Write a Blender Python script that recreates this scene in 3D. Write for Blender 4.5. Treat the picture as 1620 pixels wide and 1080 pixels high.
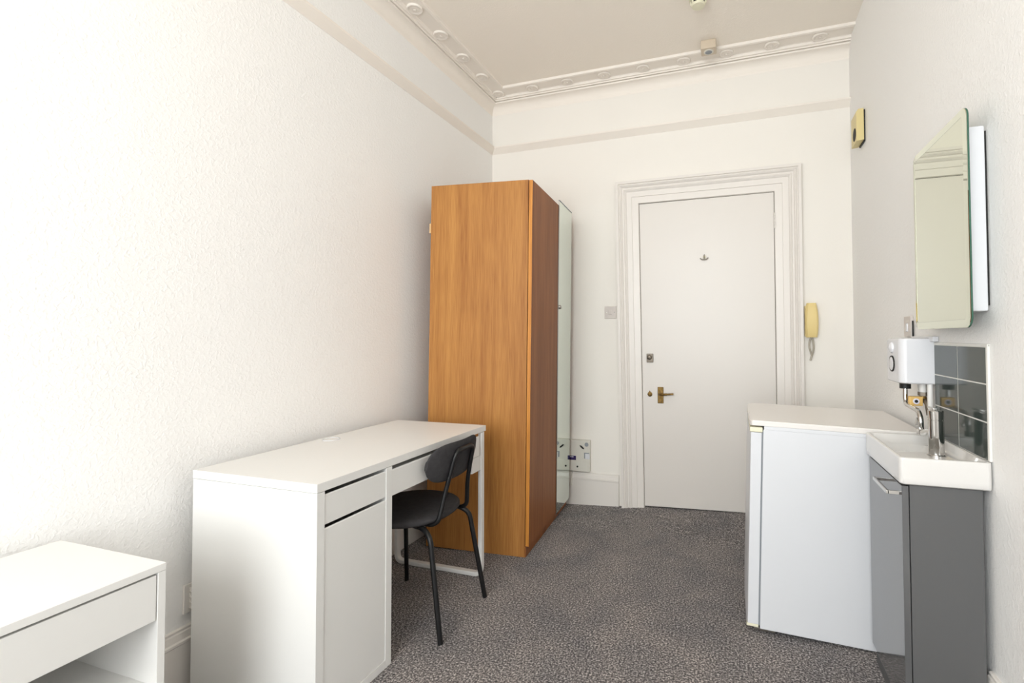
import bpy, bmesh, math, random
from mathutils import Vector, Matrix

for o in list(bpy.data.objects):
    bpy.data.objects.remove(o, do_unlink=True)
scene = bpy.context.scene
COL = scene.collection
random.seed(7)

# ------------------------------------------------------------------ camera
CAM = Vector((1.8391, -3.4074, 1.1986))
YAW, PITCH, ROLL = 0.3177, 0.0245, -0.0034
F, U0, V0 = 764.845, 915.672, 513.859
fwd0 = Vector((-math.sin(YAW), math.cos(YAW), 0)); rt0 = Vector((math.cos(YAW), math.sin(YAW), 0)); up0 = Vector((0, 0, 1))
fwd = fwd0 * math.cos(PITCH) + up0 * math.sin(PITCH); up1 = up0 * math.cos(PITCH) - fwd0 * math.sin(PITCH)
rt = rt0 * math.cos(ROLL) + up1 * math.sin(ROLL); upv = up1 * math.cos(ROLL) - rt0 * math.sin(ROLL)
cd = bpy.data.cameras.new('camera'); co = bpy.data.objects.new('camera', cd); COL.objects.link(co)
m3 = Matrix((rt, upv, -fwd)).transposed()
co.matrix_world = Matrix.Translation(CAM) @ m3.to_4x4()
cd.sensor_fit = 'HORIZONTAL'; cd.sensor_width = 36.0; cd.lens = F / 1620 * 36
cd.shift_x = (810 - U0) / 1620; cd.shift_y = (V0 - 540) / 1620
cd.clip_start = 0.05
scene.camera = co

# ------------------------------------------------------------------ world, daylight, exposure
W = 2.527            # right wall
YF = -5.1           # wall behind the camera, with the window
ZC = 3.0765          # ceiling
WIN = (0.20, 2.12, 0.50, 2.95)     # window opening x0 x1 z0 z1
wd = bpy.data.worlds.new('overcast_sky'); scene.world = wd; wd.use_nodes = True
bg = wd.node_tree.nodes['Background']
bg.inputs[0].default_value = (0.92, 0.97, 1.0, 1); bg.inputs[1].default_value = 6.6
pl = bpy.data.lights.new('window_portal', 'AREA'); pl.shape = 'RECTANGLE'
pl.size = WIN[1] - WIN[0]; pl.size_y = WIN[3] - WIN[2]
pl.cycles.is_portal = True
po = bpy.data.objects.new('window_portal', pl); COL.objects.link(po)
po.location = ((WIN[0] + WIN[1]) / 2, YF + 0.01, (WIN[2] + WIN[3]) / 2); po.rotation_euler = (math.radians(90), 0, 0)
vs = scene.view_settings
vs.view_transform = 'Standard'; vs.look = 'None'; vs.gamma = 1.0; vs.use_curve_mapping = False
vs.exposure = 0.50

# ------------------------------------------------------------------ materials
def lin(c):
    def f(v):
        v /= 255.0
        return v / 12.92 if v <= 0.04045 else ((v + 0.055) / 1.055) ** 2.4
    return tuple(f(v) for v in c) + (1.0,)

MATS = {}
def mat(name, rgb, rough=0.5, metal=0.0, bump=None, vary=None, coat=0.0, spec=0.5, aniso=None, srgb=True):
    """bump = (noise scale, strength, distance); vary = (noise scale, amount, (sx,sy,sz))"""
    m = bpy.data.materials.new(name); m.use_nodes = True
    nt = m.node_tree; b = nt.nodes['Principled BSDF']
    c = lin(rgb) if srgb else tuple(rgb) + (1.0,)
    b.inputs['Base Color'].default_value = c
    b.inputs['Roughness'].default_value = rough; b.inputs['Metallic'].default_value = metal
    b.inputs['Coat Weight'].default_value = coat; b.inputs['Specular IOR Level'].default_value = spec
    tc = nt.nodes.new('ShaderNodeTexCoord')
    if vary:
        mp = nt.nodes.new('ShaderNodeMapping'); mp.inputs['Scale'].default_value = vary[2]
        nz = nt.nodes.new('ShaderNodeTexNoise'); nz.inputs['Scale'].default_value = vary[0]; nz.inputs['Detail'].default_value = 4
        rp = nt.nodes.new('ShaderNodeValToRGB')
        a = vary[1]
        rp.color_ramp.elements[0].position = 0.3; rp.color_ramp.elements[1].position = 0.7
        rp.color_ramp.elements[0].color = (c[0] * (1 - a), c[1] * (1 - a), c[2] * (1 - a), 1)
        rp.color_ramp.elements[1].color = (min(1, c[0] * (1 + a)), min(1, c[1] * (1 + a)), min(1, c[2] * (1 + a)), 1)
        nt.links.new(tc.outputs['Object'], mp.inputs[0]); nt.links.new(mp.outputs[0], nz.inputs[0])
        nt.links.new(nz.outputs[0], rp.inputs[0]); nt.links.new(rp.outputs[0], b.inputs['Base Color'])
    if bump:
        nb = nt.nodes.new('ShaderNodeTexNoise'); nb.inputs['Scale'].default_value = bump[0]; nb.inputs['Detail'].default_value = 3
        bp = nt.nodes.new('ShaderNodeBump'); bp.inputs['Strength'].default_value = bump[1]; bp.inputs['Distance'].default_value = bump[2]
        nt.links.new(tc.outputs['Object'], nb.inputs[0]); nt.links.new(nb.outputs[0], bp.inputs['Height'])
        nt.links.new(bp.outputs[0], b.inputs['Normal'])
    MATS[name] = m
    return m

def wallpaper(name, rgb, strength, scale=46):
    m = bpy.data.materials.new(name); m.use_nodes = True
    nt = m.node_tree; b = nt.nodes['Principled BSDF']
    b.inputs['Base Color'].default_value = lin(rgb); b.inputs['Roughness'].default_value = 0.62
    b.inputs['Specular IOR Level'].default_value = 0.3
    tc = nt.nodes.new('ShaderNodeTexCoord')
    n1 = nt.nodes.new('ShaderNodeTexNoise'); n1.inputs['Scale'].default_value = scale; n1.inputs['Detail'].default_value = 4; n1.inputs['Distortion'].default_value = 0.6
    rp = nt.nodes.new('ShaderNodeValToRGB'); rp.color_ramp.elements[0].position = 0.45; rp.color_ramp.elements[1].position = 0.75
    bp = nt.nodes.new('ShaderNodeBump'); bp.inputs['Strength'].default_value = strength; bp.inputs['Distance'].default_value = 0.004
    nt.links.new(tc.outputs['Object'], n1.inputs[0]); nt.links.new(n1.outputs[0], rp.inputs[0])
    nt.links.new(rp.outputs[0], bp.inputs['Height']); nt.links.new(bp.outputs[0], b.inputs['Normal'])
    MATS[name] = m; return m

def oak(name, dark, light, rough=0.42):
    m = bpy.data.materials.new(name); m.use_nodes = True
    nt = m.node_tree; b = nt.nodes['Principled BSDF']; L = nt.links.new
    b.inputs['Roughness'].default_value = rough; b.inputs['Specular IOR Level'].default_value = 0.3
    tc = nt.nodes.new('ShaderNodeTexCoord')
    mp = nt.nodes.new('ShaderNodeMapping'); mp.inputs['Scale'].default_value = (1, 1, 0.045)
    n1 = nt.nodes.new('ShaderNodeTexNoise'); n1.inputs['Scale'].default_value = 16; n1.inputs['Detail'].default_value = 6; n1.inputs['Distortion'].default_value = 0.9
    mp2 = nt.nodes.new('ShaderNodeMapping'); mp2.inputs['Scale'].default_value = (1, 1, 0.03)
    n2 = nt.nodes.new('ShaderNodeTexNoise'); n2.inputs['Scale'].default_value = 230; n2.inputs['Detail'].default_value = 2
    mx = nt.nodes.new('ShaderNodeMix'); mx.data_type = 'FLOAT'; mx.inputs[0].default_value = 0.42
    rp = nt.nodes.new('ShaderNodeValToRGB')
    rp.color_ramp.elements[0].position = 0.33; rp.color_ramp.elements[0].color = lin(dark)
    rp.color_ramp.elements[1].position = 0.64; rp.color_ramp.elements[1].color = lin(light)
    L(tc.outputs['Object'], mp.inputs[0]); L(tc.outputs['Object'], mp2.inputs[0])
    L(mp.outputs[0], n1.inputs[0]); L(mp2.outputs[0], n2.inputs[0])
    L(n1.outputs[0], mx.inputs[2]); L(n2.outputs[0], mx.inputs[3]); L(mx.outputs[0], rp.inputs[0])
    L(rp.outputs[0], b.inputs['Base Color'])
    bp = nt.nodes.new('ShaderNodeBump'); bp.inputs['Strength'].default_value = 0.12; bp.inputs['Distance'].default_value = 0.0006
    L(n2.outputs[0], bp.inputs['Height']); L(bp.outputs[0], b.inputs['Normal'])
    MATS[name] = m; return m

def carpet(name):
    m = bpy.data.materials.new(name); m.use_nodes = True
    nt = m.node_tree; b = nt.nodes['Principled BSDF']; L = nt.links.new
    b.inputs['Roughness'].default_value = 1.0; b.inputs['Specular IOR Level'].default_value = 0.05
    b.inputs['Sheen Weight'].default_value = 0.15
    tc = nt.nodes.new('ShaderNodeTexCoord')
    n1 = nt.nodes.new('ShaderNodeTexNoise'); n1.inputs['Scale'].default_value = 135; n1.inputs['Detail'].default_value = 4; n1.inputs['Roughness'].default_value = 0.7
    n2 = nt.nodes.new('ShaderNodeTexNoise'); n2.inputs['Scale'].default_value = 4.5; n2.inputs['Detail'].default_value = 4; n2.inputs['Distortion'].default_value = 0.4
    rp = nt.nodes.new('ShaderNodeValToRGB'); cr = rp.color_ramp
    cr.elements[0].position = 0.36; cr.elements[0].color = lin((50, 49, 50))
    cr.elements[1].position = 0.66; cr.elements[1].color = lin((226, 218, 212))
    e = cr.elements.new(0.5); e.color = lin((118, 112, 110))
    r2 = nt.nodes.new('ShaderNodeValToRGB'); r2.color_ramp.elements[0].position = 0.3; r2.color_ramp.elements[1].position = 0.7
    r2.color_ramp.elements[0].color = (0.66, 0.67, 0.70, 1); r2.color_ramp.elements[1].color = (1.0, 0.97, 0.95, 1)
    mx = nt.nodes.new('ShaderNodeMix'); mx.data_type = 'RGBA'; mx.blend_type = 'MULTIPLY'; mx.inputs[0].default_value = 1.0
    L(tc.outputs['Object'], n1.inputs[0]); L(tc.outputs['Object'], n2.inputs[0])
    L(n1.outputs[0], rp.inputs[0]); L(n2.outputs[0], r2.inputs[0])
    L(rp.outputs[0], mx.inputs[6]); L(r2.outputs[0], mx.inputs[7]); L(mx.outputs[2], b.inputs['Base Color'])
    bp = nt.nodes.new('ShaderNodeBump'); bp.inputs['Strength'].default_value = 0.45; bp.inputs['Distance'].default_value = 0.004
    L(n1.outputs[0], bp.inputs['Height']); L(bp.outputs[0], b.inputs['Normal'])
    MATS[name] = m; return m

def clear_glass(name):
    m = bpy.data.materials.new(name); m.use_nodes = True
    nt = m.node_tree; nt.nodes.remove(nt.nodes['Principled BSDF'])
    t = nt.nodes.new('ShaderNodeBsdfTransparent'); g = nt.nodes.new('ShaderNodeBsdfGlossy'); g.inputs['Roughness'].default_value = 0.02
    mx = nt.nodes.new('ShaderNodeMixShader'); mx.inputs[0].default_value = 0.06
    nt.links.new(t.outputs[0], mx.inputs[1]); nt.links.new(g.outputs[0], mx.inputs[2])
    nt.links.new(mx.outputs[0], nt.nodes['Material Output'].inputs[0])
    MATS[name] = m; return m

wallpaper('wall_paper', (250, 248, 245), 0.27, 85)
wallpaper('wall_paper_smooth', (247, 242, 234), 0.06, 95)
wallpaper('ceiling_paper', (252, 243, 231), 0.16, 95)  # warm light high in the room is tinted into this colour
mat('rail_paint', (246, 238, 228), 0.55)
mat('sensor_cream', (214, 198, 176), 0.45)
mat('plaster', (248, 240, 230), 0.55, bump=(40, 0.05, 0.002))  # cornice colour carries the same painted-in warm light
mat('gloss_paint', (238, 232, 225), 0.32, bump=(9, 0.06, 0.003))
mat('door_paint', (232, 226, 219), 0.34, bump=(5, 0.08, 0.004))
carpet('carpet')
mat('desk_white', (233, 231, 227), 0.38)
mat('fridge_white', (222, 223, 226), 0.28, bump=(7, 0.03, 0.002))
mat('fridge_top', (236, 231, 226), 0.3)
mat('cream_plastic', (236, 231, 204), 0.35)
mat('phone_cream', (236, 212, 146), 0.28)
mat('chime_cream', (226, 208, 150), 0.4)
mat('white_plastic', (228, 228, 231), 0.25)
mat('grey_plastic', (214, 205, 198), 0.35)
mat('panel_plastic', (226, 222, 212), 0.4)
mat('rubber_grey', (150, 154, 158), 0.6)
mat('black', (14, 14, 15), 0.5)
mat('dark', (30, 27, 25), 0.7)
mat('black_metal', (16, 16, 17), 0.42, metal=0.0, spec=0.45)
mat('black_fabric', (60, 58, 59), 0.95, bump=(420, 0.35, 0.0015), vary=(60, 0.15, (1, 1, 1)), spec=0.25)
mat('grey_gloss', (92, 92, 93), 0.12, coat=0.5)
mat('grey_panel', (92, 92, 92), 0.42)
mat('ceramic', (224, 221, 217), 0.1, coat=0.6)
mat('chrome', (205, 203, 200), 0.07, metal=1.0)
mat('steel', (170, 165, 158), 0.3, metal=1.0)
mat('aged_brass', (122, 96, 54), 0.45, metal=0.85, vary=(70, 0.4, (1, 1, 1)))
mat('nickel', (122, 113, 102), 0.45, metal=0.8)
mat('brass_yellow', (226, 186, 112), 0.4, metal=0.1)
mat('tile_grey', (58, 67, 64), 0.1, spec=0.45)
mat('grout', (232, 230, 224), 0.8, bump=(300, 0.2, 0.001))
mat('glass_edge', (48, 92, 74), 0.12, spec=0.6)
mat('mirror', (226, 229, 214), 0.015, metal=1.0)
mat('mirror_bevel', (232, 236, 222), 0.03, metal=1.0)
mat('mirror_door', (222, 230, 222), 0.02, metal=1.0)
mat('purple', (48, 34, 92), 0.4)
mat('label_white', (225, 222, 235), 0.5)
mat('pale_wood', (222, 184, 134), 0.6)
mat('pvc_pipe', (232, 230, 226), 0.35)
mat('cord_grey', (176, 168, 154), 0.5)
oak('oak_veneer', (148, 92, 44), (188, 133, 70), 0.5)
oak('oak_edge', (176, 108, 44), (214, 146, 66))
oak('oak_front_shaded', (124, 72, 36), (160, 102, 58), 0.5)  # darker copy of the oak, with the front's shade in its colour
clear_glass('window_glass')

# ------------------------------------------------------------------ mesh helpers
class MB:
    def __init__(s): s.bm = bmesh.new()
    def box(s, x0, x1, y0, y1, z0, z1, bev=0.0, seg=2, rot=None):
        t = bmesh.new(); bmesh.ops.create_cube(t, size=1.0)
        for v in t.verts:
            v.co = Vector(((x0 + x1) / 2 + v.co.x * (x1 - x0), (y0 + y1) / 2 + v.co.y * (y1 - y0), (z0 + z1) / 2 + v.co.z * (z1 - z0)))
        if bev > 0:
            bmesh.ops.bevel(t, geom=t.edges[:], offset=min(bev, 0.49 * min(abs(x1 - x0), abs(y1 - y0), abs(z1 - z0))), segments=seg, affect='EDGES', profile=0.5)
        if rot: bmesh.ops.transform(t, matrix=rot, verts=t.verts)
        s.merge(t); return s
    def merge(s, t):
        mp = {}
        for v in t.verts: mp[v] = s.bm.verts.new(v.co)
        for f in t.faces:
            try: s.bm.faces.new([mp[v] for v in f.verts])
            except ValueError: pass
        t.free()
    def prism(s, poly, fn, a, b):
        """poly: 2-D points, fn(u, v, w) -> xyz, extruded from w=a to w=b"""
        A = [s.bm.verts.new(fn(p[0], p[1], a)) for p in poly]; B = [s.bm.verts.new(fn(p[0], p[1], b)) for p in poly]
        n = len(poly)
        for i in range(n): s.bm.faces.new((A[i], A[(i + 1) % n], B[(i + 1) % n], B[i]))
        s.bm.faces.new(A[::-1]); s.bm.faces.new(B); return s
    def loft(s, rings, cap=True, closed=True):
        R = [[s.bm.verts.new(p) for p in r] for r in rings]
        for a, b in zip(R[:-1], R[1:]):
            n = len(a)
            for i in range(n if closed else n - 1): s.bm.faces.new((a[i], a[(i + 1) % n], b[(i + 1) % n], b[i]))
        if cap: s.bm.faces.new(R[0][::-1]); s.bm.faces.new(R[-1])
        return s
    def tube(s, pts, r, seg=12, closed=False):
        pts = [Vector(p) for p in pts]; n = len(pts); rings = []
        t0 = (pts[1] - pts[0]).normalized()
        nrm = t0.orthogonal().normalized()
        for i, p in enumerate(pts):
            if closed: t = (pts[(i + 1) % n] - pts[i - 1]).normalized()
            else: t = (pts[min(i + 1, n - 1)] - pts[max(i - 1, 0)]).normalized()
            nrm = (nrm - t * nrm.dot(t)).normalized(); bn = t.cross(nrm)
            rr = r[i] if isinstance(r, (list, tuple)) else r
            rings.append([p + (nrm * math.cos(2 * math.pi * k / seg) + bn * math.sin(2 * math.pi * k / seg)) * rr for k in range(seg)])
        if closed: rings.append(rings[0])
        return s.loft(rings, cap=not closed)
    def lathe(s, prof, origin, axis, seg=28):
        """prof: (radius, height along axis)"""
        ax = Vector(axis).normalized(); a = ax.orthogonal().normalized(); b = ax.cross(a); o = Vector(origin)
        rings = [[o + ax * h + (a * math.cos(2 * math.pi * k / seg) + b * math.sin(2 * math.pi * k / seg)) * max(r, 1e-5) for k in range(seg)] for r, h in prof]
        return s.loft(rings)
    def build(s, name, material, parent=None, local=False, smooth=35, origin=None, weighted=True):
        off = Vector((0, 0, 0))
        if parent is not None and not local:
            q = parent
            while q is not None: off += q.location; q = q.parent
        elif origin is not None: off = Vector(origin)
        bmesh.ops.remove_doubles(s.bm, verts=s.bm.verts, dist=1e-6)
        bmesh.ops.recalc_face_normals(s.bm, faces=s.bm.faces)
        for v in s.bm.verts: v.co -= off
        me = bpy.data.meshes.new(name); s.bm.to_mesh(me); s.bm.free()
        me.materials.append(MATS[material])
        if smooth:
            for p in me.polygons: p.use_smooth = True
            me.set_sharp_from_angle(angle=math.radians(smooth))
        o = bpy.data.objects.new(name, me); COL.objects.link(o)
        if smooth and weighted:
            wn_ = o.modifiers.new('weighted_normal', 'WEIGHTED_NORMAL'); wn_.weight = 90; wn_.keep_sharp = True
        if parent is not None: o.parent = parent
        elif origin is not None: o.location = origin
        return o

def empty(name, loc, label=None, cat=None, group=None, kind=None):
    o = bpy.data.objects.new(name, None); COL.objects.link(o); o.location = loc; o.empty_display_size = 0.1
    tag(o, label, cat, group, kind); return o
def tag(o, label=None, cat=None, group=None, kind=None):
    if label: o['label'] = label
    if cat: o['category'] = cat
    if group: o['group'] = group
    if kind: o['kind'] = kind
    return o
def fillet(pts, r, n=6):
    pts = [Vector(p) for p in pts]; out = [pts[0]]
    for a, b, c in zip(pts[:-2], pts[1:-1], pts[2:]):
        d1 = (a - b); d2 = (c - b); k = min(r, d1.length * 0.48, d2.length * 0.48)
        p, q = b + d1.normalized() * k, b + d2.normalized() * k
        for i in range(n + 1):
            t = i / n; out.append(p * (1 - t) ** 2 + b * 2 * t * (1 - t) + q * t * t)
    out.append(pts[-1]); return out
def rrect(w, h, r, n=6, cx=0, cy=0):
    out = []
    for sx, sy, a0 in ((1, 1, 0), (-1, 1, 90), (-1, -1, 180), (1, -1, 270)):
        for i in range(n + 1):
            a = math.radians(a0 + 90 * i / n)
            out.append((cx + sx * (w / 2 - r) + r * math.cos(a), cy + sy * (h / 2 - r) + r * math.sin(a)))
    return out
def sm(t): t = max(0.0, min(1.0, t)); return t * t * (3 - 2 * t)
def floor_z(x, y):       # the old floor rises a little towards the hinge side of the door
    return max(-0.03, min(0.034, 0.05 * (x - 1.25))) * sm((y + 0.55) / 0.55)

# ================================================================== the setting
# ---- floor
b = MB(); nx, ny = 40, 60; g = []
for j in range(ny + 1):
    t = j / ny; y = YF - 0.1 + (0.12 - (YF - 0.1)) * (1 - (1 - t) ** 2)
    g.append([b.bm.verts.new((-0.1 + (W + 0.2) * i / nx, y, floor_z(-0.1 + (W + 0.2) * i / nx, min(y, 0)))) for i in range(nx + 1)])
for j in range(ny):
    for i in range(nx): b.bm.faces.new((g[j][i], g[j][i + 1], g[j + 1][i + 1], g[j + 1][i]))
tag(b.build('floor', 'carpet'), 'dark grey flecked twist pile carpet', kind='structure')
# ---- walls and ceiling
tag(MB().box(-0.12, 0, YF, 0.12, -0.1, ZC + 0.1).build('wall_left', 'wall_paper', smooth=0), 'long white textured wallpaper wall behind the desk', kind='structure')
tag(MB().box(W, W + 0.12, YF, 0.12, -0.1, ZC + 0.1).build('wall_right', 'wall_paper', smooth=0), 'white textured wall holding the mirror cabinet', kind='structure')
DXL, DXR, DZT = 1.172, 2.079, 2.152      # door opening
b = MB()
b.box(0, DXL - 0.012, 0, 0.12, -0.1, ZC + 0.1); b.box(DXR + 0.012, W, 0, 0.12, -0.1, ZC + 0.1); b.box(DXL - 0.012, DXR + 0.012, 0, 0.12, DZT + 0.012, ZC + 0.1)
tag(b.build('wall_back', 'wall_paper_smooth', smooth=0), 'white end wall around the door', kind='structure')
b = MB()
b.box(-0.12, WIN[0], YF - 0.12, YF, -0.1, ZC + 0.1); b.box(WIN[1], W + 0.12, YF - 0.12, YF, -0.1, ZC + 0.1)
b.box(WIN[0], WIN[1], YF - 0.12, YF, -0.1, WIN[2]); b.box(WIN[0], WIN[1], YF - 0.12, YF, WIN[3], ZC + 0.1)
tag(b.build('wall_front', 'wall_paper', smooth=0), 'window wall behind the viewer', kind='structure')
tag(MB().box(-0.12, W + 0.12, YF - 0.12, 0.12, ZC, ZC + 0.1).build('ceiling', 'ceiling_paper', smooth=0), 'white papered ceiling, warm light put into its tint', kind='structure')
# ---- window behind the viewer (its daylight lights the room)
wn = empty('window_1', ((WIN[0] + WIN[1]) / 2, YF - 0.05, WIN[2]), 'tall sash window behind the viewer', kind='structure')
b = MB(); x0, x1, z0, z1 = WIN
for a in ((x0, x0 + 0.06, z0, z1), (x1 - 0.06, x1, z0, z1), (x0, x1, z0, z0 + 0.07), (x0, x1, z1 - 0.06, z1), (x0, x1, (z0 + z1) / 2 - 0.025, (z0 + z1) / 2 + 0.025)):
    b.box(a[0], a[1], YF - 0.08, YF - 0.03, a[2], a[3], 0.004)
b.build('window_frame', 'gloss_paint', wn)
MB().box(x0 - 0.05, x1 + 0.05, YF - 0.03, YF + 0.10, z0 - 0.035, z0, 0.006).build('window_sill', 'gloss_paint', wn)
for zz in ((z0 + 0.07, (z0 + z1) / 2 - 0.025), ((z0 + z1) / 2 + 0.025, z1 - 0.06)):
    MB().box(x0 + 0.06, x1 - 0.06, YF - 0.058, YF - 0.054, zz[0], zz[1]).build('pane', 'window_glass', wn, smooth=0)

# ---- cornice with rosettes, picture rail, skirting: profiles run along the left and the back wall
def run(prof, name, side, material, label, x_end=W, y_end=YF):
    b = MB()
    if side == 'left':  rings = [[(o, y_end, z) for o, z in prof], [(o, -o, z) for o, z in prof]]
    elif side == 'back': rings = [[(o, -o, z) for o, z in prof], [(x_end, -o, z) for o, z in prof]]
    b.loft(rings)
    return tag(b.build(name, material, smooth=25), label, kind='structure')
def cove(o0, z0, o1, z1, n=6):   # concave quarter
    return [(o0 + (o1 - o0) * (1 - math.cos(math.pi / 2 * i / n)), z0 + (z1 - z0) * math.sin(math.pi / 2 * i / n)) for i in range(n + 1)]
corn = [(0, 2.955), (0.003, 2.962)] + cove(0.004, 2.966, 0.056, 3.021) + [(0.058, 3.022), (0.058, 3.033), (0.049, 3.0335), (0.049, 3.0375), (0.064, 3.038), (0.065, 3.046),
        (0.077, 3.047), (0.079, 3.060), (0.084, 3.064), (0.172, 3.064), (0.176, 3.057), (0.188, 3.060), (0.190, ZC), (0, ZC)]
tl = run(corn, 'trim_1', 'left', 'plaster', 'moulded plaster cornice with rosettes along the left wall')
tb = run(corn, 'trim_2', 'back', 'plaster', 'moulded plaster cornice with rosettes above the door wall')
rm = None
def rosette_mesh():
    global rm
    b = MB(); seg = 40; rings = []
    for r, h, k in ((0.046, 0.0, 0), (0.046, 0.004, 0.0), (0.043, 0.010, 0.02), (0.036, 0.011, 0.06), (0.031, 0.006, 0.10), (0.024, 0.007, 0.16), (0.014, 0.010, 0.1), (0.009, 0.007, 0), (0.006, 0.012, 0), (0.0001, 0.013, 0)):
        rings.append([((r * (1 + k * math.cos(8 * 2 * math.pi * i / seg))) * math.cos(2 * math.pi * i / seg), (r * (1 + k * math.cos(8 * 2 * math.pi * i / seg))) * math.sin(2 * math.pi * i / seg), -h) for i in range(seg)])
    b.loft(rings); o = b.build('rosette', 'plaster', smooth=60); rm = o.data
    bpy.data.objects.remove(o)
rosette_mesh()
def rosette(x, y, parent):
    o = bpy.data.objects.new('rosette', rm); COL.objects.link(o); o.parent = parent; o.location = (x, y, 3.0645); o.rotation_euler = (0, 0, random.random() * 6)
for k in range(9): rosette(0.118 + 0.2785 * k, -0.118, tb)
for k in range(1, 25):
    if -0.118 - 0.2535 * k > YF + 0.05: rosette(0.118, -0.118 - 0.2535 * k, tl)
rail = [(0, 2.645), (0.003, 2.645), (0.007, 2.651), (0.022, 2.669), (0.036, 2.684), (0.038, 2.694), (0.030, 2.698), (0, 2.702)]
run(rail, 'trim_3', 'left', 'rail_paint', 'plain picture rail on the left wall')
run(rail, 'trim_4', 'back', 'rail_paint', 'plain picture rail on the door wall')
def skirting(h):
    return [(0, -0.06), (0.020, -0.06), (0.020, h - 0.052), (0.024, h - 0.048), (0.024, h - 0.040), (0.018, h - 0.036), (0.014, h - 0.014), (0.011, h - 0.010), (0.011, h - 0.003), (0.006, h), (0, h)]
run(skirting(0.202), 'baseboard_left', 'left', 'gloss_paint', 'tall white moulded skirting board on the left wall')
run(skirting(0.208), 'baseboard_back', 'back', 'gloss_paint', 'tall white moulded skirting board left of the door', x_end=1.02)
b = MB(); b.loft([[(W - o, YF, z) for o, z in skirting(0.232)], [(W - o, -1.69, z) for o, z in skirting(0.232)]])
tag(b.build('baseboard_right', 'gloss_paint', smooth=25), 'white skirting board beside the grey vanity unit', kind='structure')

# ---- door case: the old frame leans, its latch side drifts in towards the floor
def dw(x, z):
    k = max(0.0, min(1.3, (DXR - x) / (DXR - DXL)))
    return x + 0.027 * k * (1 - z / DZT)
arch = [(-0.004, 0.0), (0, 0.012), (0.044, 0.014), (0.046, 0.020), (0.082, 0.021), (0.086, 0.027), (0.096, 0.033), (0.103, 0.027), (0.112, 0.027), (0.117, 0.037), (0.126, 0.043), (0.131, 0.036), (0.136, 0.036), (0.139, 0.046), (0.157, 0.046), (0.157, 0)]
b = MB()
rings = []
for (sx, zz, px, pz) in ((DXL, -0.05, -1, 0), (DXL, DZT, -1, 1), (DXR, DZT, 1, 1), (DXR, -0.05, 1, 0)):
    ring = []
    for d, h in arch:
        x = sx + px * d; z = zz + pz * d
        ring.append((dw(x, z), -h, z))
    rings.append(ring)
# denser rings are not needed: the lean is linear
b.loft(rings)
tag(b.build('trim_5', 'gloss_paint', smooth=25), 'wide moulded white architrave around the door', kind='structure')
b = MB()          # lining and stop behind the leaf, coloured dark for the gap's shade
for (xa, xb, za, zb) in ((DXL - 0.012, DXL + 0.03, -0.05, DZT + 0.01), (DXR - 0.02, DXR + 0.012, -0.05, DZT + 0.01), (DXL, DXR, DZT - 0.02, DZT + 0.012)):
    b.box(xa, xb, 0.046, 0.10, za, zb)
tag(b.build('trim_6', 'dark', smooth=0), 'rebate behind the door edge with gap shade as dark colour', kind='structure')
tag(MB().box(DXL - 0.02, DXR + 0.02, 0.10, 0.13, -0.08, DZT + 0.03).build('trim_7', 'dark', smooth=0), 'dark sheet added behind the closed door to stop light', kind='structure')  # added backing that keeps daylight out of the door gaps
door = empty('door_1', ((DXL + DXR) / 2, 0.0, 0), 'flat white painted door with aged brass lever', kind='structure')
b = MB(); gap = 0.006
def dq(y):
    pts = []
    for (x, z) in ((DXL + gap, floor_z(1.2, 0) + 0.012), (DXR - gap, floor_z(2.07, 0) + 0.006), (DXR - gap, DZT - gap), (DXL + gap, DZT - gap - 0.001)):
        pts.append((dw(x, z), y, z))
    return pts
b.loft([dq(0.042), dq(-0.002), [(p[0] + (0.003 if i in (0, 3) else -0.003), -0.005, p[2] + (0.003 if i < 2 else -0.003)) for i, p in enumerate(dq(0))]])
b.build('door_panel', 'door_paint', door, smooth=0)
DF = -0.005     # door face
lk = MB().box(1.226, 1.272, DF - 0.012, DF, 1.016, 1.078, 0.003).build('night_latch', 'nickel', door)
MB().lathe([(0.017, 0), (0.018, 0.004), (0.016, 0.014), (0.011, 0.017), (0.0001, 0.0175)], (1.246, DF - 0.012, 1.053), (0, -1, 0)).build('turn_knob', 'nickel', lk)
es = MB().lathe([(0.017, 0), (0.017, 0.002), (0.013, 0.005), (0.0001, 0.006)], (1.246, DF, 0.793), (0, -1, 0)).build('escutcheon', 'aged_brass', door)
MB().prism([(-0.006, -0.012), (0.006, -0.012), (0.010, 0.004), (0.0, 0.024), (-0.010, 0.004)], lambda u, v, w: (1.246 + u, DF - 0.006 - w, 0.797 + v), 0, 0.003).build('keyhole_cover', 'aged_brass', es)
hd = MB().box(1.301, 1.342, DF - 0.006, DF, 0.732, 0.846, 0.003).build('lever_plate', 'aged_brass', door)
MB().tube(fillet([(1.322, DF - 0.004, 0.795), (1.322, DF - 0.045, 0.797), (1.36, DF - 0.05, 0.799), (1.416, DF - 0.046, 0.804)], 0.014), [0.009] * 2 + [0.0085] * 12 + [0.0065] * 2, 12).build('lever', 'aged_brass', hd)
for z in (0.744, 0.834):
    MB().lathe([(0.004, 0), (0.004, 0.0015), (0.0001, 0.002)], (1.322, DF - 0.006, z), (0, -1, 0), 10).build('screw', 'aged_brass', hd)
hk = MB().lathe([(0.012, 0), (0.011, 0.003), (0.0001, 0.004)], (1.627, DF, 1.742), (0, -1, 0), 16).build('coat_hook', 'cream_plastic', door)
MB().tube(fillet([(1.627, DF, 1.757), (1.627, DF - 0.022, 1.752), (1.627, DF - 0.026, 1.735), (1.627, DF - 0.012, 1.732)], 0.012), 0.004, 8).build('upper_hook', 'steel', hk)
MB().tube(fillet([(1.600, DF - 0.012, 1.732), (1.612, DF - 0.018, 1.722), (1.642, DF - 0.018, 1.722), (1.652, DF - 0.012, 1.734)], 0.01), 0.0035, 8).build('lower_hook', 'steel', hk)
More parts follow.
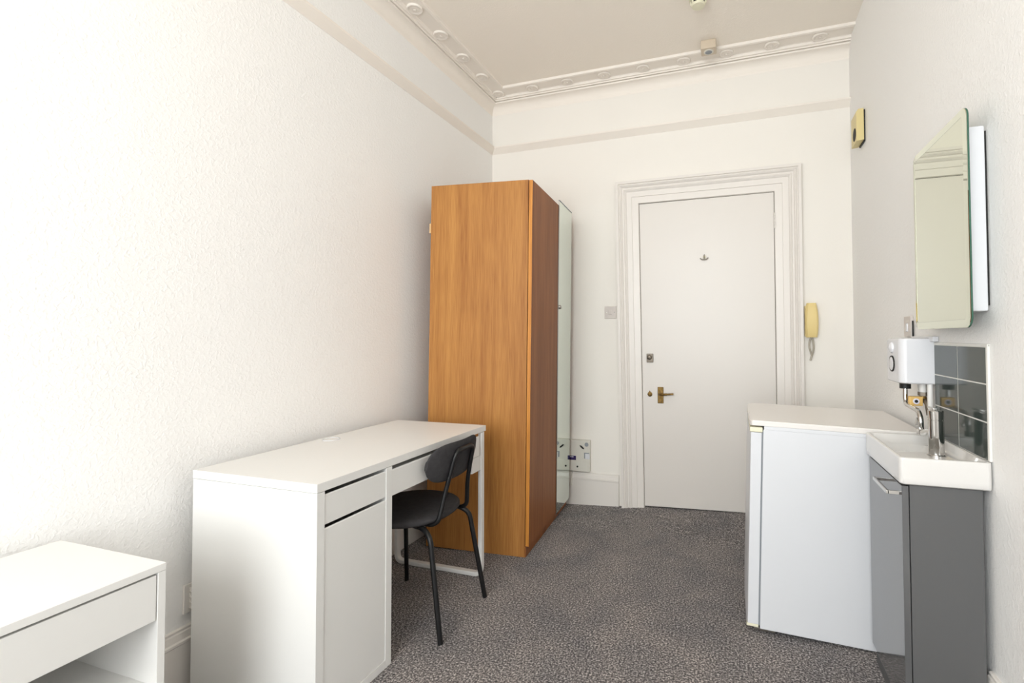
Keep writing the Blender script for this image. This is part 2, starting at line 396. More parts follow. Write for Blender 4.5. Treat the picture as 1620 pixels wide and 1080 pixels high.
for z in (1.905, 0.32):
    b = MB()
    for k in range(5):
        b.lathe([(0.0065, 0.0015), (0.0065, 0.0195)], (DXR - 0.001, DF - 0.006, z + 0.021 * k), (0, 0, 1), 12)
    b.box(DXR - 0.006, DXR + 0.010, DF - 0.004, DF + 0.002, z, z + 0.105, 0.001)
    b.build('hinge', 'gloss_paint', door)

# ================================================================== large furniture
# ---- wardrobe (stands on the carpet gripper and leans out a little)
WTH, WTILT = 0.0866, 0.0124
wr = empty('wardrobe', (0.7235, -0.9747, 0.0), 'tall oak veneer wardrobe with narrow mirrored door', 'wardrobe')
wr.rotation_euler = Matrix.Rotation(WTILT, 4, 'Y').to_euler()
wr.rotation_euler = (Matrix.Rotation(WTH, 4, 'Z') @ Matrix.Rotation(WTILT, 4, 'Y')).to_euler()
WW, WH, WL = 0.594, 2.069, 0.865
MB().box(-WW, 0, 0, 0.018, 0, WH, 0.001).build('side_panel', 'oak_veneer', wr, local=True)
MB().box(-WW, 0, WL - 0.018, WL, 0.004, WH, 0.001).build('side_panel', 'oak_veneer', wr, local=True)
MB().box(-WW, -0.001, 0.018, WL - 0.018, WH - 0.02, WH - 0.001).build('top_panel', 'oak_veneer', wr, local=True)
MB().box(-WW, -WW + 0.006, 0.018, WL - 0.018, 0.06, WH - 0.02).build('back_panel', 'oak_veneer', wr, local=True)
MB().box(-WW + 0.02, -0.004, 0.018, WL - 0.018, 0.055, 0.073).build('bottom_panel', 'oak_veneer', wr, local=True)
MB().box(-0.010, 0.006, 0.004, WL - 0.004, 0.0, 0.055).build('plinth', 'oak_front_shaded', wr, local=True)
dr = MB().box(0.004, 0.024, 0.001, 0.520, 0.060, WH - 0.002, 0.0012).build('door', 'oak_front_shaded', wr, local=True)
MB().box(0.004, 0.024, 0.0, 0.0009, 0.0605, WH - 0.0025).build('edge_band', 'oak_edge', dr, local=True)
dm = MB().box(0.004, 0.024, 0.523, WL - 0.002, 0.060, WH - 0.002, 0.0012).build('door', 'oak_front_shaded', wr, local=True)
MB().box(0.0245, 0.0290, 0.530, WL - 0.004, 0.048, WH + 0.026, 0.0008).build('mirror_pane', 'mirror_door', dm, local=True, smooth=0)
MB().box(0.0235, 0.0310, 0.527, WL - 0.002, WH + 0.026, WH + 0.031).build('top_strip', 'rubber_grey', dm, local=True)
MB().box(0.0243, 0.0300, 0.526, 0.530, 0.046, WH + 0.026).build('side_strip', 'steel', dm, local=True)
MB().lathe([(0.014, 0), (0.014, 0.006), (0.011, 0.012), (0.0001, 0.013)], (0.029, 0.552, 1.395), (1, 0, 0), 20).build('knob', 'steel', dm, local=True)
MB().box(-WW - 0.022, -WW, 0.02, 0.05, 1.80, 1.856, 0.001).build('batten', 'pale_wood', wr, local=True)

# ---- desk
dx0, dx1, dy0, dy1 = 0.0708, 0.6132, -2.2433, -1.2014
dk = empty('desk', ((dx0 + dx1) / 2, (dy0 + dy1) / 2, 0), 'long white desk with a drawer and cupboard pedestal', 'desk')
b = MB(); b.box(dx0, dx1, dy0, dy1, 0.722, 0.75, 0.0015)
top = b.build('desktop', 'desk_white', dk)
gr = MB().lathe([(0.031, 0.0), (0.036, 0.0), (0.036, 0.002), (0.031, 0.0025), (0.031, 0.001)], (0.130, -1.711, 0.7501), (0, 0, 1), 28).build('cable_grommet', 'white_plastic', top)
MB().lathe([(0.0305, 0.0), (0.0305, 0.0012), (0.0001, 0.0014)], (0.130, -1.711, 0.7501), (0, 0, 1), 24).build('grommet_cap', 'desk_white', gr)
MB().box(dx0 + 0.002, dx1, dy0, dy0 + 0.030, 0, 0.7212, 0.0012).build('side_panel', 'desk_white', dk)
MB().box(dx0 + 0.002, dx1, -1.936, -1.905, 0, 0.7212, 0.0012).build('side_panel', 'desk_white', dk)
MB().box(dx0 + 0.02, dx0 + 0.03, dy0 + 0.03, -1.936, 0.03, 0.72).build('back_panel', 'desk_white', dk)
MB().box(dx0 + 0.02, dx1 - 0.0005, dy0 + 0.03, -1.936, 0.0, 0.030, 0.001).build('base_rail', 'desk_white', dk)
MB().box(dx0 + 0.02, dx1 - 0.06, dy0 + 0.03, -1.936, 0.600, 0.612).build('shelf', 'desk_white', dk)
def front(y0, y1, z0, z1, name, lip=0.016):
    poly = [(-0.016, z0), (-0.003, z0), (-0.003, z1 - 0.0035), (-0.006, z1), (-0.018, z1 - lip * 0.6), (-0.018, z0)]
    return MB().prism(poly, lambda u, v, w: (dx1 + u, w, v), y0, y1).build(name, 'desk_white', dk, smooth=0)
front(dy0 + 0.0315, -1.9375, 0.6165, 0.7095, 'drawer_front')
front(dy0 + 0.0315, -1.9375, 0.0315, 0.6045, 'cupboard_door')
front(-1.9035, -1.262, 0.6100, 0.7070, 'drawer_front')
MB().box(dx0 + 0.03, dx1 - 0.020, -1.885, -1.275, 0.615, 0.70, 0.001).build('drawer_box', 'desk_white', dk)
MB().box(dx0 + 0.02, dx0 + 0.036, -1.905, -1.24, 0.56, 0.722, 0.001).build('back_rail', 'desk_white', dk)
yl = -1.232
b = MB()
path = fillet([(dx1 - 0.010, yl, 0.720), (dx1 - 0.010, yl, 0.012), (dx0 + 0.03, yl, 0.012), (dx0 + 0.03, yl, 0.720)], 0.035, 6)
for p, q in ((0, 1),): pass
def flat_tube(b, pts, hw, ht, side):
    side = Vector(side); rings = []
    pts = [Vector(p) for p in pts]; n = len(pts)
    for i, p in enumerate(pts):
        t = (pts[min(i + 1, n - 1)] - pts[max(i - 1, 0)]).normalized(); u = t.cross(side).normalized()
        r = []
        for a, c in rrect(2 * hw, 2 * ht, min(hw, ht) * 0.5, 3): r.append(p + side * a + u * c)
        rings.append(r)
    b.loft(rings)
flat_tube(b, path, 0.015, 0.011, (0, 1, 0))
b.build('leg_frame', 'desk_white', dk)
MB().box(dx1 - 0.014, dx1 - 0.004, -1.330, yl - 0.012, 0.535, 0.608, 0.001).build('leg_bracket', 'desk_white', dk)

# ---- bedside unit at the left edge
nx0, nx1, ny0, ny1, nzt = 0.060, 0.487, -3.06, -2.575, 0.644
ns = empty('nightstand', ((nx0 + nx1) / 2, (ny0 + ny1) / 2, 0), 'low white bedside unit with a drawer above an open shelf', 'nightstand')
MB().box(nx0, nx1, ny0, ny1, nzt - 0.018, nzt, 0.0012).build('top_panel', 'desk_white', ns)
MB().box(nx0, nx1 - 0.001, ny1 - 0.017, ny1, 0, nzt - 0.0185, 0.001).build('side_panel', 'desk_white', ns)
MB().box(nx0, nx1 - 0.001, ny0, ny0 + 0.017, 0, nzt - 0.0185, 0.001).build('side_panel', 'desk_white', ns)
MB().box(nx0, nx0 + 0.006, ny0 + 0.017, ny1 - 0.017, 0.05, nzt - 0.02).build('back_panel', 'desk_white', ns)
MB().box(nx0, nx1 - 0.002, ny0 + 0.017, ny1 - 0.017, 0.335, 0.352, 0.001).build('shelf', 'desk_white', ns)
MB().box(nx0, nx1 + 0.004, ny0 - 0.004, ny1 + 0.004, 0.322, 0.334, 0.001).build('shelf_edge', 'desk_white', ns)
MB().box(nx1 - 0.022, nx1 - 0.003, ny0 + 0.019, ny1 - 0.0195, 0.511, nzt - 0.0235, 0.0012).build('drawer_front', 'desk_white', ns)
MB().box(nx0 + 0.02, nx1 - 0.022, ny0 + 0.03, ny1 - 0.03, 0.515, 0.60).build('drawer_box', 'desk_white', ns)

# ---- fridge (leans towards the wall)
FT = 0.028
fr = empty('fridge', (1.858, -1.02, 0.0), 'white under-counter fridge with scuffed side next to the basin', 'fridge')
fr.rotation_euler = (0, FT, 0)
# local frame: x from the door face, y centred, z up from the floor
y0, y1 = -0.280, 0.280
bz = 0.020
b = MB(); b.box(0.052, 0.60, y0, y1, bz, 0.822, 0.004); b.build('cabinet', 'fridge_white', fr, local=True)
b = MB()
poly = [(0.010, y0), (0.618, y0), (0.618, y1), (0.05, y1)]
for i in range(1, 7):
    a = math.pi / 2 * i / 7; poly.append((0.05 - 0.05 * math.sin(a), y1 - 0.05 + 0.05 * math.cos(a)))
poly += [(0.0, y1 - 0.05), (-0.002, 0.0), (0.0, y0 + 0.025), (0.003, y0 + 0.008)]
b.prism(poly, lambda u, v, w: (u, v, w), 0.836, 0.856)
b.bm.normal_update()
edges = [e for e in b.bm.edges if all(v.co.z > 0.85 for v in e.verts)]
bmesh.ops.bevel(b.bm, geom=edges, offset=0.004, segments=2, affect='EDGES')
lid = b.build('worktop', 'fridge_top', fr, local=True)
MB().box(0.055, 0.612, y0 - 0.001, y1, 0.820, 0.8355, 0.002).build('worktop_rim', 'fridge_white', lid, local=True)
b = MB(); b.prism([(0.0, 0.0)] and [(0.006, y0 + 0.001), (0.046, y0 + 0.001), (0.046, y1 - 0.001), (0.006, y1 - 0.001), (0.0, y1 - 0.02), (-0.004, 0.0), (0.0, y0 + 0.02)], lambda u, v, w: (u, v, w), 0.036, 0.808)
fd = b.build('door', 'fridge_white', fr, local=True)
MB().box(0.001, 0.050, y0, y1, 0.809, 0.829, 0.003).build('door_cap', 'cream_plastic', fd, local=True)
MB().box(0.001, 0.047, y0, y1, 0.024, 0.0355, 0.003).build('door_cap', 'cream_plastic', fd, local=True)
MB().box(0.0465, 0.0535, y0 + 0.008, y1 - 0.008, 0.03, 0.815).build('door_seal', 'rubber_grey', fr, local=True)
MB().box(0.030, 0.110, y0 + 0.004, y0 + 0.05, 0.012, 0.022, 0.001).build('hinge_bracket', 'steel', fr, local=True)
for (px, py) in ((0.075, y0 + 0.03), (0.075, y1 - 0.03), (0.56, y0 + 0.03), (0.56, y1 - 0.03)):
    MB().lathe([(0.007, -0.012 + FT * px), (0.007, 0.020)], (px, py, 0), (0, 0, 1), 12).build('foot', 'white_plastic', fr, local=True)

# ---- vanity unit and basin
va = empty('vanity_unit', (2.41, -1.52, 0), 'narrow glossy grey vanity cabinet under the white basin', 'cabinet')
VY0, VY1 = -1.714, -1.336
MB().box(2.322, 2.503, VY0, VY0 + 0.016, 0, 0.752, 0.0008).build('side_panel', 'grey_panel', va)
MB().box(2.322, 2.503, VY1 - 0.016, VY1, 0, 0.752, 0.0008).build('side_panel', 'grey_panel', va)
MB().box(2.495, 2.503, VY0 + 0.016, VY1 - 0.016, 0.06, 0.752).build('back_panel', 'grey_panel', va)
MB().box(2.322, 2.495, VY0 + 0.016, VY1 - 0.016, 0.06, 0.076).build('bottom_panel', 'grey_panel', va)
vd = MB().box(2.302, 2.3195, VY0, VY1, 0.062, 0.748, 0.0012).build('door', 'grey_gloss', va)
MB().box(2.312, 2.322, VY0 + 0.016, VY1 - 0.016, 0.0, 0.060).build('plinth', 'grey_panel', va)
b = MB()
hy0, hy1, hx, hz = -1.700, -1.545, 2.268, 0.722
b.box(hx - 0.004, hx + 0.004, hy0, hy1, hz - 0.005, hz + 0.005, 0.001)
b.box(hx, 2.303, hy0, hy0 + 0.009, hz - 0.005, hz + 0.005, 0.001); b.box(hx, 2.303, hy1 - 0.009, hy1, hz - 0.005, hz + 0.005, 0.001)
b.build('handle', 'chrome', vd)

bs = empty('wash_basin', (2.41, -1.5255, 0.755), 'small rectangular white ceramic basin with a chrome tap', 'basin')
def brect(x0, x1, y0, y1, r, z, n=5):
    return [(p[0], p[1], z) for p in rrect(x1 - x0, y1 - y0, r, n, (x0 + x1) / 2, (y0 + y1) / 2)]
b = MB()
BX0, BX1, BY0, BY1 = 2.293, W - 0.004, -1.729, -1.322
rings = [brect(BX0 + 0.006, BX1, BY0 + 0.006, BY1 - 0.006, 0.010, 0.755), brect(BX0 + 0.001, BX1, BY0 + 0.001, BY1 - 0.001, 0.012, 0.760), brect(BX0, BX1, BY0, BY1, 0.012, 0.775),
         brect(BX0, BX1, BY0, BY1, 0.012, 0.828), brect(BX0 + 0.002, BX1, BY0 + 0.002, BY1 - 0.002, 0.012, 0.8345), brect(BX0 + 0.006, BX1 - 0.003, BY0 + 0.006, BY1 - 0.006, 0.011, 0.836),
         brect(BX0 + 0.011, BX1 - 0.008, BY0 + 0.011, BY1 - 0.011, 0.010, 0.836), brect(BX0 + 0.015, BX1 - 0.012, BY0 + 0.015, BY1 - 0.015, 0.010, 0.833),
         brect(BX0 + 0.019, BX1 - 0.016, BY0 + 0.019, BY1 - 0.019, 0.010, 0.812), brect(BX0 + 0.026, BX1 - 0.022, BY0 + 0.026, BY1 - 0.026, 0.012, 0.805),
         brect(BX0 + 0.030, BX1 - 0.040, -1.475, BY1 - 0.030, 0.02, 0.803), brect(BX0 + 0.045, BX1 - 0.055, -1.455, BY1 - 0.045, 0.025, 0.772), brect(2.39, 2.42, -1.41, -1.38, 0.014, 0.769)]
b.loft(rings); b.build('bowl', 'ceramic', bs, smooth=45)
MB().lathe([(0.021, 0), (0.021, 0.002), (0.016, 0.003), (0.0001, 0.001)], (2.405, -1.395, 0.7695), (0, 0, 1), 20).build('waste', 'chrome', bs)
TX, TY = 2.4565, -1.517
tp = MB().lathe([(0.027, 0.0), (0.027, 0.003), (0.0225, 0.005), (0.0222, 0.116), (0.0205, 0.1165), (0.0205, 0.120), (0.0222, 0.1205), (0.0222, 0.146), (0.020, 0.148), (0.0001, 0.1485)], (TX, TY, 0.804), (0, 0, 1), 36).build('tap', 'chrome', bs)
MB().lathe([(0.011, -0.01), (0.011, 0.070), (0.009, 0.078), (0.0001, 0.078)], (TX, TY + 0.012, 0.882), (-0.15, 0.95, -0.28), 18).build('spout', 'chrome', tp)
MB().box(TX - 0.006, TX + 0.006, TY, TY + 0.055, 0.9525, 0.959, 0.002).build('lever', 'chrome', tp)

# ---- splashback tiles
sp = empty('tile_splashback', (W - 0.004, -1.515, 0.838), 'six glossy dark grey tiles behind the basin', 'splashback')
TYS = [(-1.3215, -1.5115), (-1.5165, -1.7075)]; TZS = [(0.838, 0.9445), (0.9485, 1.0550), (1.0590, 1.1635)]
MB().box(W - 0.006, W - 0.0002, -1.708, -1.3205, 0.8365, 1.166).build('grout_bed', 'grout', sp, smooth=0)
for (ya, yb) in TYS:
    for (za, zb) in TZS:
        MB().box(W - 0.0068, W - 0.003, yb, ya, za, zb, 0.0004, 1).build('tile', 'tile_grey', sp)
MB().box(W - 0.009, W - 0.0002, -1.722, -1.709, 0.8365, 1.174, 0.003).build('edge_bead', 'grout', sp)
MB().box(W - 0.008, W - 0.0002, -1.722, -1.3205, 1.1655, 1.174, 0.002).build('top_bead', 'grout', sp)

# ================================================================== chair
cy = -1.575
ch = empty('desk_chair', (0.48, cy, 0), 'black chair with round padded seat pushed under the desk', 'chair')
b = MB(); seg = 48; rings = []
def seat_ring(k, z):
    pts = []
    for i in range(seg):
        a = 2 * math.pi * i / seg; c, s = math.cos(a), math.sin(a)
        e = 2.25
        pts.append((0.455 + 0.200 * k * abs(c) ** (2 / e) * (1 if c >= 0 else -1), cy - 0.012 + 0.213 * k * abs(s) ** (2 / e) * (1 if s >= 0 else -1), z - 0.008 * (1 - k) * 1.2))
    return pts
for k, z in ((0.90, 0.430), (0.97, 0.433), (1.0, 0.441), (0.995, 0.451), (0.96, 0.459), (0.88, 0.463), (0.6, 0.463), (0.25, 0.462)): rings.append(seat_ring(k, z))
b.loft(rings); b.build('seat', 'black_fabric', ch, smooth=60)
# backrest: a padded bean shape bent around the sitter
b = MB(); rings = []
NB = 25
BW, BZ0, BZ1 = 0.186, 0.588, 0.754
for i in range(NB):
    t = -1 + 2 * i / (NB - 1); t = math.sin(t * math.pi / 2)
    yy = cy + 0.018 + BW * t
    hh = (BZ1 - BZ0) / 2 * max(0.06, (1 - abs(t) ** 4.6)) ** 0.5
    zc = (BZ0 + BZ1) / 2 + 0.008 * t * t
    xx = 0.676 - 0.034 * t * t
    th = 0.015 * max(0.25, (1 - abs(t) ** 6)) ** 0.5
    ring = []
    for k in range(16):
        a = 2 * math.pi * k / 16
        zz = zc + hh * (abs(math.sin(a)) ** 0.8) * (1 if math.sin(a) >= 0 else -1)
        ring.append((xx + th * (abs(math.cos(a)) ** 0.7) * (1 if math.cos(a) >= 0 else -1) + 0.20 * (zz - 0.665), yy, zz))
    rings.append(ring)
b.loft(rings); b.build('backrest', 'black_fabric', ch, smooth=60)
R = 0.0095
arc = fillet([(0.47, -1.655, 0.424), (0.622, -1.672, 0.418), (0.652, -1.668, 0.436), (0.672, -1.645, 0.560), (0.712, -1.628, 0.722), (0.712, -1.492, 0.722), (0.672, -1.475, 0.560), (0.652, -1.448, 0.436), (0.622, -1.446, 0.418), (0.47, -1.462, 0.424)], 0.036, 7)
MB().tube(arc, R, 12).build('back_frame', 'black_metal', ch)
legs = {'rear_near': [(0.40, -1.665, 0.422), (0.615, -1.715, 0.420), (0.658, -1.733, 0.392), (0.722, -1.755, 0.0)],
        'rear_far': [(0.40, -1.475, 0.422), (0.615, -1.445, 0.420), (0.655, -1.430, 0.392), (0.717, -1.396, 0.0)],
        'front_far': [(0.56, -1.50, 0.422), (0.35, -1.455, 0.420), (0.312, -1.440, 0.392), (0.272, -1.377, 0.0)],
        'front_near': [(0.56, -1.65, 0.422), (0.35, -1.695, 0.420), (0.312, -1.708, 0.392), (0.272, -1.752, 0.0)]}
for k, pts in legs.items():
    MB().tube(fillet(pts, 0.045, 7), 0.0105, 12).build('leg', 'black_metal', ch)
    fx, fy, fz = pts[-1]
for sy in (-1.645, -1.475):
    MB().lathe([(0.004, 0), (0.004, 0.003), (0.0001, 0.004)], (0.683, sy, 0.612), (1, 0, 0.1), 10).build('screw', 'steel', ch)

# ================================================================== right wall fixtures
# ---- mirror cabinet
mc = empty('mirror_cabinet', (W - 0.03, -1.55, 1.22), 'rounded mirror door on a slim white wall cabinet above the basin', 'mirror')
MX = 2.460
MB().box(W - 0.006, W - 0.001, -1.726, -1.40, 1.285, 1.79).build('gap_shade', 'dark', mc)  # dark strip standing in for the shade between case and wall
cb = MB().box(MX + 0.008, W - 0.005, -1.731, -1.39, 1.268, 1.806, 0.006).build('cabinet_body', 'white_plastic', mc)
for z in (1.762, 1.647, 1.468, 1.352):
    MB().lathe([(0.0028, 0), (0.0028, 0.001), (0.0001, 0.0012)], (MX + 0.020, -1.731, z), (0, -1, 0), 8).build('screw', 'steel', cb)
MY0, MY1, MZ0, MZ1 = -1.779, -1.338, 1.221, 1.853
cyM, czM = (MY0 + MY1) / 2, (MZ0 + MZ1) / 2
def mring(inset, r, x): return [(x, p[0], p[1]) for p in rrect(MY1 - MY0 - 2 * inset, MZ1 - MZ0 - 2 * inset, max(r - inset * 0.9, 0.002), 8, cyM, czM)]
gl = MB().loft([mring(0.0, 0.032, MX + 0.0055), mring(0, 0.032, MX + 0.0008)]).build('glass_edge', 'glass_edge', mc, smooth=60)
MB().loft([mring(0.0, 0.032, MX + 0.0007), mring(0.0022, 0.032, MX - 0.0001), mring(0.024, 0.032, MX - 0.0016), mring(0.0242, 0.032, MX - 0.0004)], cap=False).build('bevel', 'mirror_bevel', mc, smooth=0)
MB().loft([mring(0.0242, 0.032, MX + 0.0002), mring(0.0243, 0.032, MX - 0.0013)]).build('mirror_pane', 'mirror', mc, smooth=0)

# ---- instantaneous water heater with swivel spout
wh = empty('water_heater', (2.47, -1.23, 1.02), 'small white wall water heater with dial and chrome spout beside the tiles', 'water heater')
HX0, HY0, HY1, HZ0, HZ1 = 2.412, -1.3195, -1.135, 1.020, 1.190
b = MB(); rings = []
def hring(z, inset):
    x0, x1, y0_, y1_ = HX0 + inset, W - 0.002, HY0 + inset, HY1 - inset
    r = 0.026; pts = [(x1, y0_, z), (x1, y1_, z)]
    for i in range(7):
        a = math.pi / 2 * i / 6; pts.append((x0 + r - r * math.sin(a), y1_ - r + r * math.cos(a), z))
    for i in range(7):
        a = math.pi / 2 * i / 6; pts.append((x0 + r - r * math.cos(a), y0_ + r - r * math.sin(a), z))
    return pts
for z, i in ((HZ0, 0.004), (HZ0 + 0.004, 0.0), (HZ1 - 0.012, 0.0), (HZ1 - 0.003, 0.004), (HZ1, 0.012)): rings.append(hring(z, i))
b.loft(rings); b.build('case', 'white_plastic', wh, smooth=40)
MB().box(W - 0.020, W - 0.0015, HY0 - 0.030, HY1 + 0.02, 1.1765, 1.196, 0.003).build('back_plate', 'white_plastic', wh)
dl = MB().lathe([(0.031, 0), (0.031, 0.004), (0.027, 0.004)], (HX0, -1.225, 1.090), (-1, 0, 0), 28).build('dial_ring', 'dark', wh)
MB().lathe([(0.026, 0), (0.026, 0.004), (0.022, 0.006), (0.0001, 0.006)], (HX0, -1.225, 1.090), (-1, 0, 0), 28).build('dial_face', 'white_plastic', dl)
MB().lathe([(0.022, 0), (0.020, 0.006), (0.012, 0.011), (0.0001, 0.013)], (HX0, -1.225, 1.153), (-1, 0, 0), 24).build('indicator_dome', 'white_plastic', wh)
SX = 2.450
nt_ = MB().lathe([(0.019, 0), (0.019, 0.020), (0.017, 0.022)], (SX, -1.238, 0.996), (0, 0, 1), 16).build('spout_nut', 'black', wh)
MB().tube(fillet([(SX, -1.238, 1.0), (SX, -1.238, 0.936), (SX, -1.378, 0.930), (SX, -1.402, 0.905), (SX, -1.400, 0.872)], 0.030, 7), 0.0085, 14).build('swivel_spout', 'chrome', wh)
MB().lathe([(0.0135, 0.0), (0.0135, 0.016), (0.009, 0.018), (0.0085, 0.026)], (SX, -1.400, 0.852), (0, 0, 1), 6).build('aerator', 'chrome', wh)
MB().prism([(0, 0), (0.022, -0.020), (0.016, -0.030), (-0.006, -0.010)], lambda u, v, w: (SX + w, -1.372 + u, 0.905 + v), -0.004, 0.004).build('spout_tab', 'chrome', wh)

# pipes and shut-off valve plumbed under the heater
pv = MB().lathe([(0.011, 0), (0.014, 0.012), (0.011, 0.024)], (2.500, -1.262, 0.948), (0, 0, 1), 14).build('shutoff_valve', 'aged_brass', wh)
def vp(b, n, m): return b.build(n, m, pv)
vp(MB().tube([(2.500, -1.262, 1.021), (2.500, -1.262, 0.985)], 0.012, 12), 'connector', 'pvc_pipe')
vp(MB().lathe([(0.016, 0), (0.016, 0.014)], (2.500, -1.262, 0.972), (0, 0, 1), 6), 'compression_nut', 'nickel')
vp(MB().tube(fillet([(2.500, -1.262, 0.955), (2.503, -1.295, 0.952), (2.506, -1.305, 0.905)], 0.02), 0.009, 12), 'elbow', 'nickel')
vp(MB().box(2.448, 2.492, -1.290, -1.268, 0.936, 0.971, 0.003), 'square_tag', 'brass_yellow')
vp(MB().lathe([(0.011, 0), (0.011, 0.0015), (0.004, 0.002), (0.0001, 0.0022)], (2.470, -1.290, 0.9535), (0, -1, 0), 16), 'washer', 'label_white')
vp(MB().lathe([(0.006, 0), (0.005, 0.002), (0.0001, 0.0025)], (2.470, -1.292, 0.9535), (0, -1, 0), 10), 'screw', 'black')
MB().tube([(2.510, -1.305, 1.022), (2.510, -1.305, 0.842)], 0.009, 12).build('supply_pipe', 'pvc_pipe', wh)
MB().tube(fillet([(2.505, -1.200, 1.022), (2.505, -1.215, 0.985), (2.507, -1.245, 0.975), (2.507, -1.25, 1.022)], 0.02), 0.006, 10).build('flexible_lead', 'pvc_pipe', wh)

# ---- fused switch above the heater
fs = empty('fused_switch', (W, -1.045, 1.19), 'square white switch plate above the water heater', 'switch')
MB().box(W - 0.012, W, -1.090, -1.004, 1.194, 1.280, 0.003).build('plate', 'grey_plastic', fs)
MB().box(W - 0.016, W - 0.011, -1.058, -1.036, 1.215, 1.250, 0.002).build('rocker', 'white_plastic', fs)
MB().tube([(W - 0.006, -1.097, 1.26), (W - 0.006, -1.097, 1.192)], 0.003, 8).build('black_flex', 'black', fs)

# ---- door chime box on the right wall
dc = empty('door_chime', (W, -0.30, 2.28), 'cream chime box high on the right wall near the corner', 'door chime')
MB().box(W - 0.008, W - 0.0005, -0.372, -0.262, 2.285, 2.464, 0.001).build('back_plate', 'black', dc)  # plate coloured black as the shade in the gap behind the cover
b = MB(); b.prism([(W - 0.009, 2.292), (W - 0.046, 2.287), (W - 0.046, 2.452), (W - 0.036, 2.466), (W - 0.009, 2.468)], lambda u, v, w: (u, w, v), -0.381, -0.255)
b.build('cover', 'chime_cream', dc, smooth=0)
MB().lathe([(0.036, 0), (0.036, 0.001), (0.0001, 0.0015)], (W - 0.0462, -0.335, 2.338), (-1, 0, 0), 24).build('speaker_opening', 'dark', dc)

# ================================================================== back wall fixtures
ls = empty('light_switch', (0.962, 0, 1.33), 'square light switch on the wall left of the door', 'switch')
MB().box(0.918, 1.006, -0.009, 0, 1.331, 1.419, 0.003).build('plate', 'grey_plastic', ls)
MB().box(0.950, 0.974, -0.013, -0.008, 1.358, 1.392, 0.002).build('rocker', 'grey_plastic', ls)
for x in (0.930, 0.994):
    MB().lathe([(0.0045, 0), (0.0045, 0.001), (0.0001, 0.0014)], (x, -0.009, 1.375), (0, -1, 0), 10).build('screw', 'steel', ls)

ph = empty('door_entry_phone', (2.284, 0, 1.19), 'cream entry phone handset hung right of the door', 'entry phone')
def body(w0, w1, d0, d1, z0, z1, cx):
    r = []
    for t in [i / 10 for i in range(11)]:
        z = z0 + (z1 - z0) * t; k = 1 - 0.22 * abs(2 * t - 0.9) ** 2.4
        e = 0.35 if t in (0, 1) else 1
        d = d0 + (d1 - d0) * (0.75 + 0.25 * math.sin(math.pi * t)) * (0.8 if t in (0, 1) else 1)
        w = w1 * k
        r.append([(cx - w, -d0, z), (cx - w, -d + 0.010, z), (cx - w + 0.010, -d, z), (cx + w - 0.010, -d, z), (cx + w, -d + 0.010, z), (cx + w, -d0, z)])
    return r
MB().box(2.246, 2.318, -0.018, -0.0005, 1.196, 1.392, 0.005).build('cradle', 'phone_cream', ph)
MB().loft(body(0, 0.038, 0.018, 0.052, 1.190, 1.408, 2.285)).build('handset', 'phone_cream', ph, smooth=30)
pts = []
for i in range(33):
    t = i / 32; pts.append((2.286 + 0.014 * math.sin(math.pi * t) * 1.0 - 0.010 * t, -0.020 + 0.004 * math.sin(9 * t), 1.20 - 0.155 * t))
pts2 = [(p[0] - 0.026 * math.sin(math.pi * min(1, i / 26)), p[1] - 0.004, p[2]) for i, p in enumerate(pts)]
MB().tube(pts + pts2[::-1], 0.0058, 8).build('coiled_cord', 'cord_grey', ph)

mp = empty('meter_box', (0.72, 0, 0.21), 'cream plastic switch box low on the wall beside the wardrobe mirror', 'switch box')
MB().box(0.560, 0.811, -0.040, 0, 0.218, 0.446, 0.006).build('box', 'panel_plastic', mp)
MB().box(0.572, 0.800, -0.046, -0.039, 0.222, 0.297, 0.003).build('lower_cover', 'panel_plastic', mp)
MB().lathe([(0.007, 0), (0.006, 0.004), (0.0001, 0.005)], (0.719, -0.046, 0.255), (0, -1, 0), 14).build('screw', 'dark', mp)
for sx in (-1, 1):
    x = 0.6855 + sx * 0.1035
    rr_ = MB().lathe([(0.019, 0), (0.019, 0.005), (0.0155, 0.005), (0.0155, 0.0)], (x, -0.040, 0.417), (0, -1, 0), 20).build('round_recess', 'panel_plastic', mp)
    MB().lathe([(0.0155, 0), (0.0155, 0.001), (0.0001, 0.001)], (x - 0.002, -0.040, 0.417), (0, -1, 0), 20).build('recess_shade', 'rubber_grey', rr_)  # grey disc paints the shade inside the recess
    xx = 0.6855 + sx * 0.068
    sl = MB().prism([(-0.018, 0.012), (-0.006, 0.011), (0.012, -0.004), (0.016, -0.014), (0.004, -0.012), (-0.012, 0.002)], lambda u, v, w: (xx + u * sx, -0.040 - w, 0.397 + v * 1.0), 0, 0.004).build('twist_fastener', 'dark', mp)
    MB().box(0.6855 + sx * 0.1045 - 0.021, 0.6855 + sx * 0.1045 + 0.018, -0.043, -0.039, 0.316, 0.358, 0.001).build('square_socket', 'rubber_grey', mp)
    MB().box(0.6855 + sx * 0.1045 - 0.012, 0.6855 + sx * 0.1045 + 0.021, -0.0445, -0.039, 0.314, 0.352, 0.001).build('socket_shutter', 'white_plastic', mp)
lb = MB().box(0.646, 0.707, -0.0412, -0.0395, 0.300, 0.330).build('purple_label', 'purple', mp, smooth=0)
for k in range(4):
    MB().box(0.661 + k * 0.0075, 0.6655 + k * 0.0075, -0.0416, -0.0408, 0.318, 0.3265).build('label_print', 'label_white', lb, smooth=0)
tag(MB().box(0.636, 0.672, -0.045, -0.020, 0.112, 0.214, 0.003).build('cable_trunking', 'panel_plastic', origin=(0.654, -0.02, 0.112)), 'short white cable cover below the cream switch box', 'trunking')

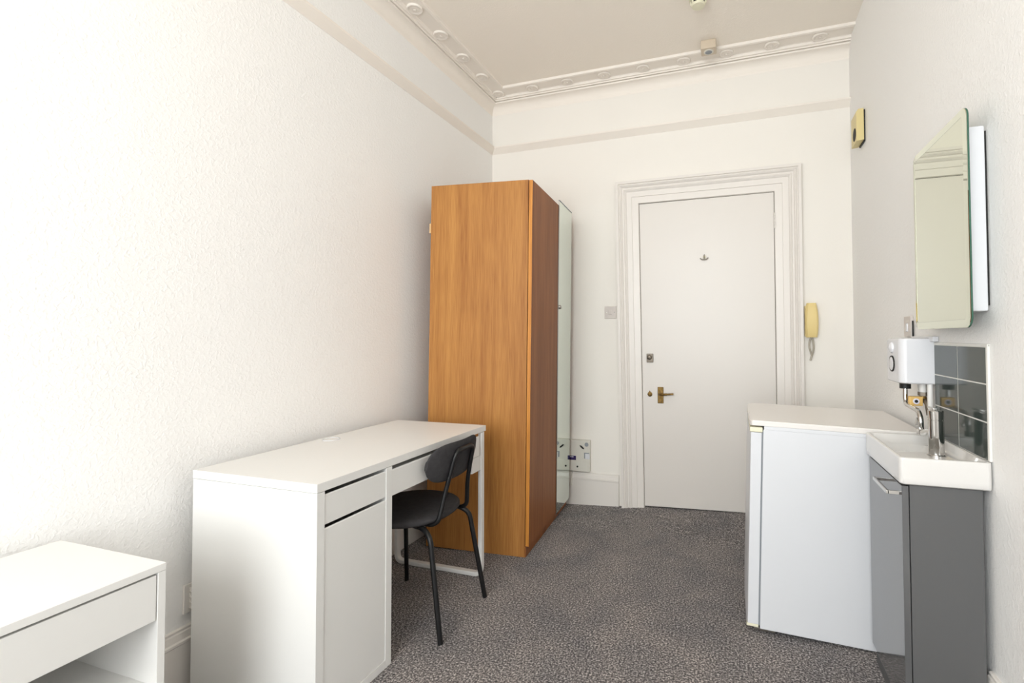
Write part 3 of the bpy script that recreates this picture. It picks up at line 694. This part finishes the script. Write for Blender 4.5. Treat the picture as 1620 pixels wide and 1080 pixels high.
# ================================================================== left wall and ceiling fixtures
vt = empty('wall_vent', (0, -2.15, 0.25), 'small white louvred vent low on the wall behind the desk', 'vent')
MB().box(0.0005, 0.010, -2.225, -2.075, 0.243, 0.341, 0.002).build('frame', 'gloss_paint', vt)
for k in range(4):
    z = 0.258 + k * 0.019
    b = MB(); b.prism([(0.009, z), (0.020, z - 0.002), (0.020, z + 0.001), (0.010, z + 0.013)], lambda u, v, w: (u, w, v), -2.208, -2.092)
    b.build('louvre', 'gloss_paint', vt, smooth=0)
ms = empty('motion_sensor', (1.68, -0.245, 3.019), 'small square motion sensor on the ceiling edge above the door', 'sensor')
MB().box(1.634, 1.728, -0.287, -0.200, 3.021, ZC, 0.004).build('housing', 'sensor_cream', ms)
MB().lathe([(0.030, 0), (0.030, 0.003), (0.024, 0.004)], (1.681, -0.244, 3.021), (0, 0, -1), 28).build('sensor_ring', 'panel_plastic', ms)
MB().lathe([(0.022, 0), (0.021, 0.004), (0.014, 0.006), (0.0001, 0.007)], (1.681, -0.244, 3.020), (0, 0, -1), 28).build('sensor_lens', 'rubber_grey', ms)
sd = empty('smoke_detector', (1.650, -0.69, 3.03), 'round cream smoke detector on the ceiling, cut by the top edge', 'smoke detector')
MB().lathe([(0.050, 0), (0.050, -0.012), (0.046, -0.016)], (1.650, -0.69, ZC), (0, 0, 1), 36).build('base', 'cream_plastic', sd)
MB().lathe([(0.034, 0.0), (0.034, -0.022), (0.0001, -0.022)], (1.650, -0.69, ZC - 0.014), (0, 0, 1), 36).build('chamber', 'dark', sd)
MB().lathe([(0.036, 0.0), (0.040, -0.004), (0.034, -0.014), (0.0001, -0.016)], (1.650, -0.69, ZC - 0.034), (0, 0, 1), 36).build('cap', 'cream_plastic', sd)
for k in range(8):
    a = 2 * math.pi * k / 8
    c, s = math.cos(a), math.sin(a)
    MB().tube([(1.650 + 0.040 * c, -0.69 + 0.040 * s, ZC - 0.014), (1.650 + 0.037 * c, -0.69 + 0.037 * s, ZC - 0.038)], 0.005, 6).build('rib', 'cream_plastic', sd)
